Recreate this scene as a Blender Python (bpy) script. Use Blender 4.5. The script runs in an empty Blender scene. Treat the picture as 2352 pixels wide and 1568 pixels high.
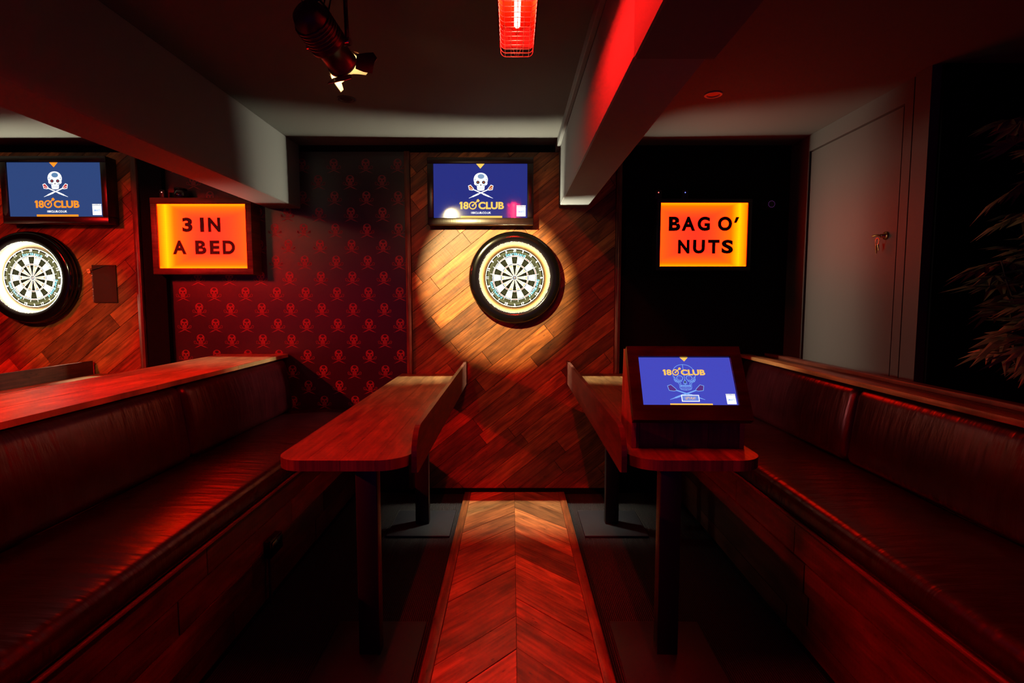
import bpy, bmesh, math, random
from mathutils import Vector, Matrix
PI = math.pi
C = bpy.context.scene.collection
SC = bpy.context.scene

# ------------------------------------------------------------------ camera, world, exposure
cam_d = bpy.data.cameras.new('camera')
cam_d.sensor_width = 36.0
cam_d.lens = 36.0 * 1200.0 / 2352.0
cam_d.clip_start = 0.02
cam = bpy.data.objects.new('camera', cam_d)
C.objects.link(cam)
cam.location = (0.0, 0.0, 1.555)
cam.rotation_euler = (PI / 2 - math.atan(94.0 / 1200.0), 0, 0)
SC.camera = cam

world = bpy.data.worlds.new('world')
SC.world = world
world.use_nodes = True
world.node_tree.nodes['Background'].inputs[0].default_value = (0.30, 0.03, 1.0, 1)
world.node_tree.nodes['Background'].inputs[1].default_value = 0.10

SC.view_settings.view_transform = 'Standard'
SC.view_settings.look = 'None'
SC.view_settings.gamma = 1.0
SC.view_settings.use_curve_mapping = False
SC.view_settings.exposure = 0.0
SC.cycles.use_denoising = True
SC.cycles.max_bounces = 6
SC.cycles.diffuse_bounces = 3
SC.cycles.glossy_bounces = 4
SC.cycles.sample_clamp_indirect = 4.0

# strengths of the lamps in the room
RING = 4600.0          # LED strip inside each dartboard surround
HEAT = 560.0          # glowing heater tube
SPOTW = 850.0         # theatre spot on the centre board
SIGN = 1.15
RINGC = (1.0, 0.95, 0.66)
HEATC = (1.0, 0.010, 0.008)

# ------------------------------------------------------------------ materials
def nmat(name):
    m = bpy.data.materials.new(name)
    m.use_nodes = True
    nt = m.node_tree
    return m, nt, nt.nodes['Principled BSDF'], nt.links

def pmat(name, col, rough=0.5, metal=0.0, spec=0.5, coat=0.0, emit=None, es=1.0, bump=0.0, bscale=60.0, bstretch=(1, 1, 1)):
    m, nt, p, L = nmat(name)
    p.inputs['Base Color'].default_value = (*col, 1)
    p.inputs['Roughness'].default_value = rough
    p.inputs['Metallic'].default_value = metal
    p.inputs['Specular IOR Level'].default_value = spec
    p.inputs['Coat Weight'].default_value = coat
    if emit:
        p.inputs['Emission Color'].default_value = (*emit, 1)
        p.inputs['Emission Strength'].default_value = es
    if bump:
        tc = nt.nodes.new('ShaderNodeTexCoord')
        mp = nt.nodes.new('ShaderNodeMapping')
        mp.inputs['Scale'].default_value = bstretch
        n = nt.nodes.new('ShaderNodeTexNoise')
        n.inputs['Scale'].default_value = bscale
        n.inputs['Detail'].default_value = 3
        b = nt.nodes.new('ShaderNodeBump')
        b.inputs['Strength'].default_value = bump
        b.inputs['Distance'].default_value = 0.01
        L.new(tc.outputs['Object'], mp.inputs[0]); L.new(mp.outputs[0], n.inputs['Vector'])
        L.new(n.outputs[0], b.inputs['Height']); L.new(b.outputs[0], p.inputs['Normal'])
    return m

def wood(name, light, dark, rough=0.5, grain=40.0, bump=0.25, spec=0.4, knots=True):
    """Plank wood: uv runs along / across the grain in metres, 'tone' holds each plank's own colour."""
    m, nt, p, L = nmat(name)
    N = nt.nodes.new
    uv = N('ShaderNodeUVMap')
    def mapped(sx, sy):
        mp = N('ShaderNodeMapping'); mp.inputs['Scale'].default_value = (sx, sy, 1)
        L.new(uv.outputs[0], mp.inputs[0]); return mp
    def noise(sx, sy, det=4, dist=0.0):
        n = N('ShaderNodeTexNoise'); n.inputs['Scale'].default_value = 1.0
        n.inputs['Detail'].default_value = det; n.inputs['Distortion'].default_value = dist
        L.new(mapped(sx, sy).outputs[0], n.inputs['Vector']); return n
    g = noise(3.0, grain * 2.2, 5, 0.4)
    c = noise(5.0, 16.0, 3, 0.6)
    saw = noise(70.0, 5.0, 2, 0.3)
    r = N('ShaderNodeValToRGB')
    r.color_ramp.elements[0].position = 0.25; r.color_ramp.elements[0].color = (*dark, 1)
    r.color_ramp.elements[1].position = 0.72; r.color_ramp.elements[1].color = (*light, 1)
    L.new(g.outputs[0], r.inputs[0])
    mr = N('ShaderNodeMapRange'); mr.inputs[1].default_value = 0.3; mr.inputs[2].default_value = 0.7
    mr.inputs[3].default_value = 0.5; mr.inputs[4].default_value = 1.35
    L.new(c.outputs[0], mr.inputs[0])
    m1 = N('ShaderNodeMix'); m1.data_type = 'RGBA'; m1.blend_type = 'MULTIPLY'; m1.inputs[0].default_value = 1
    L.new(r.outputs[0], m1.inputs[6]); L.new(mr.outputs[0], m1.inputs[7])
    at = N('ShaderNodeAttribute'); at.attribute_name = 'tone'
    m2 = N('ShaderNodeMix'); m2.data_type = 'RGBA'; m2.blend_type = 'MULTIPLY'; m2.inputs[0].default_value = 1
    L.new(m1.outputs[2], m2.inputs[6]); L.new(at.outputs['Color'], m2.inputs[7])
    out = m2.outputs[2]
    if knots:
        v = N('ShaderNodeTexVoronoi'); v.inputs['Scale'].default_value = 1.0
        L.new(mapped(9.0, 26.0).outputs[0], v.inputs['Vector'])
        kr = N('ShaderNodeMapRange'); kr.inputs[1].default_value = 0.05; kr.inputs[2].default_value = 0.13
        kr.inputs[3].default_value = 0.25; kr.inputs[4].default_value = 1.0
        L.new(v.outputs['Distance'], kr.inputs[0])
        m3 = N('ShaderNodeMix'); m3.data_type = 'RGBA'; m3.blend_type = 'MULTIPLY'; m3.inputs[0].default_value = 0.8
        L.new(out, m3.inputs[6]); L.new(kr.outputs[0], m3.inputs[7]); out = m3.outputs[2]
    L.new(out, p.inputs['Base Color'])
    ad = N('ShaderNodeMath'); ad.operation = 'ADD'
    L.new(g.outputs[0], ad.inputs[0]); L.new(saw.outputs[0], ad.inputs[1])
    b = N('ShaderNodeBump'); b.inputs['Strength'].default_value = bump; b.inputs['Distance'].default_value = 0.004
    L.new(ad.outputs[0], b.inputs['Height']); L.new(b.outputs[0], p.inputs['Normal'])
    p.inputs['Roughness'].default_value = rough
    p.inputs['Specular IOR Level'].default_value = spec
    return m

def leather(name, col):
    m, nt, p, L = nmat(name)
    N = nt.nodes.new
    tc = N('ShaderNodeTexCoord')
    def noise(sc, det, strh):
        mp = N('ShaderNodeMapping'); mp.inputs['Scale'].default_value = strh
        n = N('ShaderNodeTexNoise'); n.inputs['Scale'].default_value = sc; n.inputs['Detail'].default_value = det
        L.new(tc.outputs['Object'], mp.inputs[0]); L.new(mp.outputs[0], n.inputs['Vector']); return n
    fine = noise(260, 2, (1, 1, 1))
    crease = noise(7, 3, (0.55, 3.2, 0.6))
    b1 = N('ShaderNodeBump'); b1.inputs['Strength'].default_value = 0.10; b1.inputs['Distance'].default_value = 0.002
    b2 = N('ShaderNodeBump'); b2.inputs['Strength'].default_value = 0.45; b2.inputs['Distance'].default_value = 0.012
    L.new(crease.outputs[0], b2.inputs['Height']); L.new(fine.outputs[0], b1.inputs['Height'])
    L.new(b2.outputs[0], b1.inputs['Normal']); L.new(b1.outputs[0], p.inputs['Normal'])
    blot = noise(9, 4, (1, 1, 1))
    r = N('ShaderNodeValToRGB')
    r.color_ramp.elements[0].position = 0.3; r.color_ramp.elements[0].color = (*[c * 0.65 for c in col], 1)
    r.color_ramp.elements[1].position = 0.7; r.color_ramp.elements[1].color = (*[c * 1.3 for c in col], 1)
    L.new(blot.outputs[0], r.inputs[0]); L.new(r.outputs[0], p.inputs['Base Color'])
    p.inputs['Roughness'].default_value = 0.31
    p.inputs['Specular IOR Level'].default_value = 0.6
    p.inputs['Specular Tint'].default_value = (1.0, 0.16, 0.25, 1)
    return m

def carpet_mat():
    m, nt, p, L = nmat('ribbed_carpet')
    N = nt.nodes.new
    tc = N('ShaderNodeTexCoord')
    w = N('ShaderNodeTexWave'); w.wave_type = 'BANDS'; w.bands_direction = 'X'
    w.inputs['Scale'].default_value = 32.0; w.inputs['Distortion'].default_value = 1.2
    w.inputs['Detail'].default_value = 1; w.inputs['Detail Scale'].default_value = 6
    n = N('ShaderNodeTexNoise'); n.inputs['Scale'].default_value = 170; n.inputs['Detail'].default_value = 2
    L.new(tc.outputs['Object'], w.inputs['Vector']); L.new(tc.outputs['Object'], n.inputs['Vector'])
    mu = N('ShaderNodeMath'); mu.operation = 'MULTIPLY'
    L.new(w.outputs['Fac'], mu.inputs[0]); L.new(n.outputs[0], mu.inputs[1])
    r = N('ShaderNodeValToRGB')
    r.color_ramp.elements[0].position = 0.12; r.color_ramp.elements[0].color = (0.012, 0.012, 0.016, 1)
    r.color_ramp.elements[1].position = 0.5; r.color_ramp.elements[1].color = (0.060, 0.055, 0.060, 1)
    L.new(mu.outputs[0], r.inputs[0]); L.new(r.outputs[0], p.inputs['Base Color'])
    b = N('ShaderNodeBump'); b.inputs['Strength'].default_value = 0.9; b.inputs['Distance'].default_value = 0.006
    L.new(mu.outputs[0], b.inputs['Height']); L.new(b.outputs[0], p.inputs['Normal'])
    p.inputs['Roughness'].default_value = 0.95
    p.inputs['Specular IOR Level'].default_value = 0.1
    return m

def lightbox_mat(name, hot):
    """Edge-lit LED panel behind a dotted diffuser sheet; 'hot' = the side its LED strip runs along."""
    m, nt, p, L = nmat(name)
    N = nt.nodes.new
    uv = N('ShaderNodeUVMap'); sp = N('ShaderNodeSeparateXYZ'); L.new(uv.outputs[0], sp.inputs[0])
    def math_(op, a, b=None):
        q = N('ShaderNodeMath'); q.operation = op
        for i, v in enumerate((a, b)):
            if v is None: continue
            if isinstance(v, (int, float)): q.inputs[i].default_value = v
            else: L.new(v, q.inputs[i])
        return q.outputs[0]
    x, y = sp.outputs[0], sp.outputs[1]
    ex = math_('SUBTRACT', 1.0, x) if hot == 'right' else x
    strip = math_('POWER', math_('SUBTRACT', 1.0, math_('MINIMUM', math_('ABSOLUTE', math_('SUBTRACT', ex, 0.09)), 1.0)), 6.0)
    dy = math_('ABSOLUTE', math_('SUBTRACT', y, 0.5))
    tb = math_('POWER', math_('MULTIPLY', dy, 2.0), 4.0)
    far = math_('MULTIPLY', math_('POWER', ex, 6.0), 0.35)
    f = math_('MAXIMUM', strip, math_('MAXIMUM', math_('MULTIPLY', tb, 0.85), far))
    gx = math_('ABSOLUTE', math_('SINE', math_('MULTIPLY', x, PI * 52)))
    gy = math_('ABSOLUTE', math_('SINE', math_('MULTIPLY', y, PI * 37)))
    grid = math_('ADD', 0.8, math_('MULTIPLY', math_('MULTIPLY', gx, gy), 0.2))
    r = N('ShaderNodeValToRGB')
    e = r.color_ramp.elements
    e[0].position = 0.0; e[0].color = (1.0, 0.03, 0.012, 1)
    e[1].position = 1.0; e[1].color = (1.0, 0.56, 0.0, 1)
    k = e.new(0.55); k.color = (1.0, 0.15, 0.0, 1)
    L.new(f, r.inputs[0])
    vm = N('ShaderNodeVectorMath'); vm.operation = 'MULTIPLY'; vm.inputs[1].default_value = (9.0, 1.0, 1.0)
    L.new(r.outputs[0], vm.inputs[0]); L.new(vm.outputs[0], p.inputs['Emission Color'])
    st = math_('MULTIPLY', grid, 1.25 * SIGN)
    L.new(st, p.inputs['Emission Strength'])
    p.inputs['Base Color'].default_value = (0.05, 0.03, 0.02, 1)
    p.inputs['Roughness'].default_value = 0.4
    return m

M = {}
M['ceiling'] = pmat('ceiling_paint', (0.085, 0.082, 0.080), 0.85, spec=0.15, bump=0.05, bscale=40)
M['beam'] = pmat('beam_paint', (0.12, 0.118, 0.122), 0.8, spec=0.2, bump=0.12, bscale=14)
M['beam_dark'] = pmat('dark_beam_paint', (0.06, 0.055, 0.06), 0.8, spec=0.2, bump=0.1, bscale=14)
M['black_wall'] = pmat('matt_black_paint', (0.003, 0.003, 0.005), 0.9, spec=0.12)
M['wallpaper'] = pmat('dark_wallpaper', (0.020, 0.0015, 0.0025), 0.36, spec=0.75, bump=0.06, bscale=8)
M['motif'] = pmat('printed_motif_ink', (0.26, 0.045, 0.05), 0.5, metal=0.3)
M['motif_mid'] = pmat('printed_motif_shade', (0.04, 0.008, 0.009), 0.5, metal=0.2)
M['door'] = pmat('grey_door_paint', (0.060, 0.053, 0.053), 0.6, spec=0.3, bump=0.04, bscale=30)
M['carpet'] = carpet_mat()
M['plank'] = wood('reclaimed_panel_wood', (0.36, 0.115, 0.024), (0.12, 0.028, 0.006), 0.5, 30, 0.22)
M['runway'] = wood('reclaimed_floor_wood', (0.46, 0.205, 0.07), (0.17, 0.068, 0.026), 0.42, 26, 0.2)
M['table'] = wood('varnished_table_wood', (0.24, 0.125, 0.045), (0.10, 0.042, 0.016), 0.36, 30, 0.18, spec=0.5)
M['darkwood'] = wood('dark_stained_wood', (0.09, 0.026, 0.016), (0.038, 0.012, 0.008), 0.4, 30, 0.2)
M['benchwood'] = wood('dark_bench_planks', (0.085, 0.022, 0.012), (0.034, 0.008, 0.005), 0.42, 30, 0.25)
M['ledge'] = wood('worn_ledge_wood', (0.38, 0.21, 0.085), (0.17, 0.08, 0.035), 0.38, 40, 0.4)
M['frame'] = wood('wood_frame_stain', (0.16, 0.045, 0.022), (0.08, 0.022, 0.012), 0.45, 30, 0.15, knots=False)
M['leather'] = leather('oxblood_leather', (0.012, 0.0010, 0.0018))
M['piping'] = pmat('leather_piping', (0.06, 0.016, 0.014), 0.35)
M['black_metal'] = pmat('black_powder_coat', (0.012, 0.012, 0.014), 0.42, spec=0.4)
M['plate'] = pmat('black_steel_plate', (0.022, 0.023, 0.032), 0.5, spec=0.25, bump=0.04, bscale=20)
M['gloss_black'] = pmat('gloss_black_plastic', (0.003, 0.002, 0.002), 0.13, spec=0.4)
M['tv_case'] = wood('dark_tv_case', (0.028, 0.009, 0.007), (0.012, 0.004, 0.003), 0.3, 30, 0.1, knots=False)
M['reflector'] = pmat('surround_reflector', (0.030, 0.0125, 0.0021), 0.7, spec=0.1)
M['led'] = pmat('led_strip', (0.8, 0.8, 0.8), 0.5, emit=RINGC, es=RING)
M['sisal_black'] = pmat('sisal_black', (0.0027, 0.0027, 0.0016), 0.95, spec=0.0, bump=0.2, bscale=300)
M['sisal_white'] = pmat('sisal_cream', (0.14, 0.132, 0.115), 0.9, spec=0.1)
M['sisal_red'] = pmat('sisal_red', (0.06, 0.006, 0.003), 0.9, spec=0.1)
M['sisal_blue'] = pmat('sisal_blue', (0.003, 0.007, 0.038), 0.9, spec=0.1)
M['board_blue'] = pmat('board_lettering_blue', (0.008, 0.034, 0.062), 0.9, spec=0.1)
M['wire'] = pmat('board_wire', (0.075, 0.075, 0.08), 0.6, metal=0.0, spec=0.1)
M['sign_left'] = lightbox_mat('lightbox_face_left', 'left')
M['sign_right'] = lightbox_mat('lightbox_face_right', 'right')
M['film'] = pmat('black_letter_film', (0.012, 0.004, 0.004), 0.6)
M['gold'] = pmat('gold_reflector', (0.9, 0.6, 0.15), 0.42, metal=1.0)
M['heater_body'] = pmat('heater_body', (0.05, 0.05, 0.05), 0.45)
M['tube'] = pmat('glowing_tube', (0.1, 0.02, 0.01), 0.4, emit=HEATC, es=HEAT)
M['chrome_wire'] = pmat('chrome_wire', (0.75, 0.62, 0.5), 0.28, metal=1.0)
M['foil'] = pmat('pale_barn_door', (0.70, 0.56, 0.36), 0.6, metal=0.1)
M['lens'] = pmat('lamp_lens', (0.8, 0.8, 0.8), 0.2, emit=(1.0, 0.72, 0.36), es=160)
M['brass'] = pmat('brass', (0.65, 0.42, 0.15), 0.25, metal=1.0)
M['chrome'] = pmat('chrome', (0.7, 0.7, 0.7), 0.15, metal=1.0)
M['leaf'] = pmat('dark_green_leaf', (0.13, 0.12, 0.06), 0.45)
M['stem'] = pmat('brown_stem', (0.05, 0.035, 0.02), 0.7)
M['paper'] = pmat('dark_printed_sheet', (0.035, 0.012, 0.010), 0.3)
M['ink'] = pmat('dark_ink', (0.02, 0.01, 0.01), 0.5)
M['fitting'] = pmat('ceiling_fitting_rim', (0.35, 0.3, 0.3), 0.5)
M['glass_dark'] = pmat('dark_glass', (0.02, 0.012, 0.012), 0.06, spec=0.7)
def screen_mat(name, col, es=1.0):
    return pmat(name, (0.004, 0.004, 0.005), 0.06, spec=0.5, emit=col, es=es)

# ------------------------------------------------------------------ mesh builder
class MB:
    def __init__(s):
        s.v = []; s.f = []; s.mi = []; s.uv = []; s.tone = []; s.sm = []
    def face(s, pts, mi=0, uv=None, tone=(1, 1, 1), smooth=False):
        i = len(s.v)
        s.v += [tuple(p) for p in pts]
        s.f.append(list(range(i, i + len(pts)))); s.mi.append(mi)
        s.uv.append(uv); s.tone.append(tone); s.sm.append(smooth)
    def grid(s, rows, mi=0, closed_u=False, closed_v=False, smooth=True, tone=(1, 1, 1)):
        i = len(s.v); n = len(rows); k = len(rows[0])
        for r in rows: s.v += [tuple(p) for p in r]
        for a in range(n if closed_u else n - 1):
            for b in range(k if closed_v else k - 1):
                a2 = (a + 1) % n; b2 = (b + 1) % k
                s.f.append([i + a * k + b, i + a2 * k + b, i + a2 * k + b2, i + a * k + b2])
                s.mi.append(mi); s.uv.append(None); s.tone.append(tone); s.sm.append(smooth)
    def box(s, x0, x1, y0, y1, z0, z1, mi=0, grain=None, tone=(1, 1, 1)):
        P = [(x, y, z) for x in (x0, x1) for y in (y0, y1) for z in (z0, z1)]
        for q in ((0, 1, 3, 2), (4, 6, 7, 5), (0, 4, 5, 1), (2, 3, 7, 6), (0, 2, 6, 4), (1, 5, 7, 3)):
            pts = [P[a] for a in q]
            s.face(pts, mi, [guv(p, grain, pts) for p in pts], tone)
    def bbox(s, x0, x1, y0, y1, z0, z1, r=0.01, seg=3, mi=0, smooth=True, grain='y', fn=None, cuts=0, tone=(1, 1, 1)):
        """Box with rounded edges, optionally bent by fn."""
        bm = bmesh.new()
        bmesh.ops.create_cube(bm, size=1.0)
        for v in bm.verts:
            v.co = Vector(((x0 + x1) / 2 + v.co.x * (x1 - x0), (y0 + y1) / 2 + v.co.y * (y1 - y0), (z0 + z1) / 2 + v.co.z * (z1 - z0)))
        if r: bmesh.ops.bevel(bm, geom=list(bm.edges), offset=r, segments=seg, profile=0.5, affect='EDGES')
        if cuts:
            for k in range(1, cuts + 1):
                y = y0 + (y1 - y0) * k / (cuts + 1)
                bmesh.ops.bisect_plane(bm, geom=list(bm.verts) + list(bm.edges) + list(bm.faces), plane_co=(0, y, 0), plane_no=(0, 1, 0))
            for k in range(1, 7):
                x = x0 + (x1 - x0) * k / 7
                bmesh.ops.bisect_plane(bm, geom=list(bm.verts) + list(bm.edges) + list(bm.faces), plane_co=(x, 0, 0), plane_no=(1, 0, 0))
            for k in range(1, 6):
                z = z0 + (z1 - z0) * k / 6
                bmesh.ops.bisect_plane(bm, geom=list(bm.verts) + list(bm.edges) + list(bm.faces), plane_co=(0, 0, z), plane_no=(0, 0, 1))
        bm.verts.index_update(); i = len(s.v)
        s.v += [tuple(fn(v.co)) if fn else tuple(v.co) for v in bm.verts]
        for f in bm.faces:
            s.f.append([i + v.index for v in f.verts]); s.mi.append(mi)
            pts = [v.co for v in f.verts]
            s.uv.append([guv(p, grain, pts) for p in pts]); s.tone.append(tone); s.sm.append(smooth)
        bm.free()
    def prism(s, poly, mp, d0, d1, mi=0, tone=(1, 1, 1), uvf=None, back=True):
        """poly in (s,t), mapped by mp(s,t,d); front at d1, back at d0."""
        n = len(poly)
        uvf = uvf or (lambda a, b: (a, b))
        s.face([mp(a, b, d1) for a, b in poly], mi, [uvf(a, b) for a, b in poly], tone)
        if back: s.face([mp(a, b, d0) for a, b in reversed(poly)], mi, [uvf(a, b) for a, b in reversed(poly)], tone)
        for k in range(n):
            p, q = poly[k], poly[(k + 1) % n]
            s.face([mp(*p, d0), mp(*q, d0), mp(*q, d1), mp(*p, d1)], mi, [uvf(*p), uvf(*q), uvf(*q), uvf(*p)], tone)
    def flat(s, poly, mp, d, mi=0, tone=(1, 1, 1)):
        s.face([mp(a, b, d) for a, b in poly], mi, None, tone)
    def lathe(s, prof, mp, n=64, mi=0, smooth=True, a0=0.0, a1=2 * PI):
        """prof [(r,d)] spun in the (s,t) plane, d along the axis."""
        full = abs(a1 - a0 - 2 * PI) < 1e-6
        rows = []
        for k in range(n if full else n + 1):
            a = a0 + (a1 - a0) * k / n
            rows.append([mp(r * math.cos(a), r * math.sin(a), d) for r, d in prof])
        s.grid(rows, mi, closed_u=full, smooth=smooth)
    def tube(s, pts, r, n=8, mi=0, caps=True):
        pts = [Vector(p) for p in pts]
        rows = []
        ref = Vector((0.3, 0.5, 0.81))
        for k, p in enumerate(pts):
            t = (pts[min(k + 1, len(pts) - 1)] - pts[max(k - 1, 0)]).normalized()
            u = t.cross(ref)
            if u.length < 1e-3: u = t.cross(Vector((1, 0, 0)))
            u.normalize(); w = t.cross(u)
            rr = r[k] if isinstance(r, (list, tuple)) else r
            rows.append([p + (u * math.cos(2 * PI * j / n) + w * math.sin(2 * PI * j / n)) * rr for j in range(n)])
        s.grid(rows, mi, closed_v=True)
        if caps:
            s.face(rows[0][::-1], mi); s.face(rows[-1], mi)
    def text(s, body, mp, x0, x1, y0, y1, d, mi=0, bold=0.02, rot=None):
        """Text scaled to fill the box x0..x1, y0..y1 of the plane."""
        V, F = text_shape(body, bold)
        ax, bx = min(v[0] for v in V), max(v[0] for v in V)
        ay, by = min(v[1] for v in V), max(v[1] for v in V)
        for f in F:
            pts = []
            for k in f:
                a = x0 + (V[k][0] - ax) / (bx - ax) * (x1 - x0)
                b = y0 + (V[k][1] - ay) / (by - ay) * (y1 - y0)
                if rot:
                    cx, cy, an = rot
                    ca, sa = math.cos(an), math.sin(an)
                    a, b = cx + a * ca - b * sa, cy + a * sa + b * ca
                pts.append(mp(a, b, d))
            s.face(pts, mi)
    def build(s, name, mats, parent=None, recalc=True):
        me = bpy.data.meshes.new(name)
        off = Vector(parent['_base']) if parent is not None else Vector((0, 0, 0))
        me.from_pydata([tuple(Vector(v) - off) for v in s.v], [], s.f)
        for m in (mats if isinstance(mats, (list, tuple)) else [mats]): me.materials.append(m)
        me.uv_layers.new(name='UVMap')
        me.color_attributes.new(name='tone', type='FLOAT_COLOR', domain='CORNER')
        uvs, cols = [], []
        for p in me.polygons:
            u = s.uv[p.index]; t = s.tone[p.index]
            for j in range(p.loop_total):
                uvs += u[j] if u else (0.0, 0.0)
                cols += (t[0], t[1], t[2], 1.0)
        me.polygons.foreach_set('material_index', s.mi)
        me.polygons.foreach_set('use_smooth', s.sm)
        me.uv_layers['UVMap'].data.foreach_set('uv', uvs)
        me.color_attributes['tone'].data.foreach_set('color', cols)
        if recalc:
            bm = bmesh.new(); bm.from_mesh(me)
            bmesh.ops.recalc_face_normals(bm, faces=bm.faces)
            bm.to_mesh(me); bm.free()
        me.update()
        o = bpy.data.objects.new(name, me)
        C.objects.link(o)
        if parent is not None:
            o.parent = parent; o['_base'] = list(parent['_base'])
        return o

def guv(p, grain, pts):
    """uv along the grain axis, in metres"""
    n = (Vector(pts[1]) - Vector(pts[0])).cross(Vector(pts[2]) - Vector(pts[1]))
    ax = max(range(3), key=lambda i: abs(n[i]))
    g = {'x': 0, 'y': 1, 'z': 2, None: 1}[grain]
    oth = [i for i in range(3) if i != g and i != ax]
    if ax == g:
        o2 = [i for i in range(3) if i != ax]
        return (p[o2[0]] * 0.3, p[o2[1]])
    return (p[g], p[oth[0]] + p[ax] * 0.37)

_tc = {}
def text_shape(body, bold):
    k = (body, bold)
    if k in _tc: return _tc[k]
    cu = bpy.data.curves.new('lettering', 'FONT')
    cu.body = body; cu.size = 1.0; cu.offset = bold; cu.resolution_u = 5
    o = bpy.data.objects.new('lettering', cu); C.objects.link(o)
    dg = bpy.context.evaluated_depsgraph_get(); dg.update()
    ev = o.evaluated_get(dg); me = ev.to_mesh()
    V = [(v.co.x, v.co.y) for v in me.vertices]; F = [list(p.vertices) for p in me.polygons]
    ev.to_mesh_clear()
    bpy.data.objects.remove(o); bpy.data.curves.remove(cu)
    _tc[k] = (V, F)
    return V, F

def thing(name, label, cat, loc, group=None):
    o = bpy.data.objects.new(name, None); C.objects.link(o)
    o.empty_display_size = 0.1
    o.location = loc; o['_base'] = list(loc)
    o['label'] = label; o['category'] = cat
    if group: o['group'] = group
    return o
def tag(o, label, cat, group=None):
    o['label'] = label; o['category'] = cat
    if group: o['group'] = group
    return o
def struct(name, mb, mats, parent=None):
    o = mb.build(name, mats, parent)
    if parent is None: o['kind'] = 'structure'
    return o
def dup(root, loc, rot=None, label=None, group=None, skip=()):
    def cp(o, par):
        c = o.copy(); C.objects.link(c); c.parent = par
        for ch in list(o.children):
            if ch.name.split('.')[0] in skip: continue
            cp(ch, c)
        return c
    r = cp(root, None)
    r.location = loc; r['_base'] = list(loc)
    if rot is not None: r.rotation_euler = rot
    if label: r['label'] = label
    if group: r['group'] = group
    return r

# ------------------------------------------------------------------ 2-D shape helpers
def clip(poly, region):
    """Sutherland-Hodgman: poly clipped by a convex anticlockwise region"""
    out = list(poly)
    n = len(region)
    for k in range(n):
        a, b = region[k], region[(k + 1) % n]
        inp, out = out, []
        def side(p): return (b[0] - a[0]) * (p[1] - a[1]) - (b[1] - a[1]) * (p[0] - a[0])
        for i in range(len(inp)):
            p, q = inp[i], inp[(i + 1) % len(inp)]
            sp, sq = side(p), side(q)
            if sp >= 0: out.append(p)
            if (sp >= 0) != (sq >= 0):
                t = sp / (sp - sq)
                out.append((p[0] + (q[0] - p[0]) * t, p[1] + (q[1] - p[1]) * t))
        if len(out) < 3: return []
    return out
def area(p): return 0.5 * sum(p[i][0] * p[(i + 1) % len(p)][1] - p[(i + 1) % len(p)][0] * p[i][1] for i in range(len(p)))
def rect(x0, x1, y0, y1): return [(x0, y0), (x1, y0), (x1, y1), (x0, y1)]
def ellipse(cx, cy, rx, ry, n=16): return [(cx + rx * math.cos(2 * PI * k / n), cy + ry * math.sin(2 * PI * k / n)) for k in range(n)]

def planks(mb, region, angle, wfn, lfn, mp, d, rng, gap=0.0025, var=0.45, jit=0.0015, mi=0, warm=0.1, base=0.0):
    """Rows of boards across a convex region; each board is a small prism with its own tone and grain offset."""
    ca, sa = math.cos(angle), math.sin(angle)
    al = [p[0] * ca + p[1] * sa for p in region]; ac = [-p[0] * sa + p[1] * ca for p in region]
    y = min(ac) - rng.random() * 0.05
    while y < max(ac):
        w = wfn()
        x = min(al) - rng.random() * 0.9
        while x < max(al):
            l = lfn()
            q = [(x + gap / 2, y + gap / 2), (x + l - gap / 2, y + gap / 2), (x + l - gap / 2, y + w - gap / 2), (x + gap / 2, y + w - gap / 2)]
            poly = clip([(a * ca - b * sa, a * sa + b * ca) for a, b in q], region)
            if len(poly) >= 3 and abs(area(poly)) > 2e-5:
                t = math.exp(rng.uniform(-var, var * 0.8)); h = rng.uniform(-warm, warm)
                ou, ov = rng.uniform(0, 50), rng.uniform(0, 50)
                mb.prism(poly, mp, base, d + rng.uniform(-jit, jit), mi, (t * (1 + h), t, t * (1 - h)),
                         lambda a, b, ou=ou, ov=ov: (a * ca + b * sa + ou, -a * sa + b * ca + ov), back=False)
            x += l
        y += w

def wall_map(cx, cz, y): return lambda s, t, d: (cx + s, y - d, cz + t)

# skull and crossed darts, in skull-width units
def skull_outline():
    half = [(0, 1.0), (.13, .985), (.26, .94), (.38, .85), (.46, .73), (.505, .58), (.50, .44), (.465, .33), (.475, .24), (.43, .16), (.33, .115), (.275, .07), (.265, -.04), (.26, -.15), (.22, -.22), (.1, -.25), (0, -.255)]
    return half + [(-x, y) for x, y in reversed(half[1:-1])]
def seg_poly(a, b, w0, w1):
    dx, dy = b[0] - a[0], b[1] - a[1]; l = math.hypot(dx, dy); nx, ny = -dy / l, dx / l
    return [(a[0] - nx * w0, a[1] - ny * w0), (b[0] - nx * w1, b[1] - ny * w1), (b[0] + nx * w1, b[1] + ny * w1), (a[0] + nx * w0, a[1] + ny * w0)]
def dart_polys(sx):
    """shaft, barrel, tip, flight; sx=1: flight on the left"""
    X = lambda p: (p[0] * sx, p[1])
    a, b = (-.86, -.02), (.86, -.78)
    at = lambda t: (a[0] + (b[0] - a[0]) * t, a[1] + (b[1] - a[1]) * t)
    body = [seg_poly(at(.18), at(.62), .035, .04), seg_poly(at(.6), at(.84), .06, .045), seg_poly(at(.84), at(1.0), .03, .008)]
    fl = [(-.90, .10), (-.72, .17), (-.50, -.09), (-.47, -.20), (-.60, -.24), (-.84, -.20)]
    fl2 = [(-.86, .06), (-.73, .12), (-.55, -.09), (-.53, -.17), (-.62, -.20), (-.81, -.16)]
    return [[X(p) for p in q] for q in body], [X(p) for p in fl], [X(p) for p in fl2]
def stroke(pts, w):
    return [seg_poly(pts[i], pts[i + 1], w, w) for i in range(len(pts) - 1)]
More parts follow.
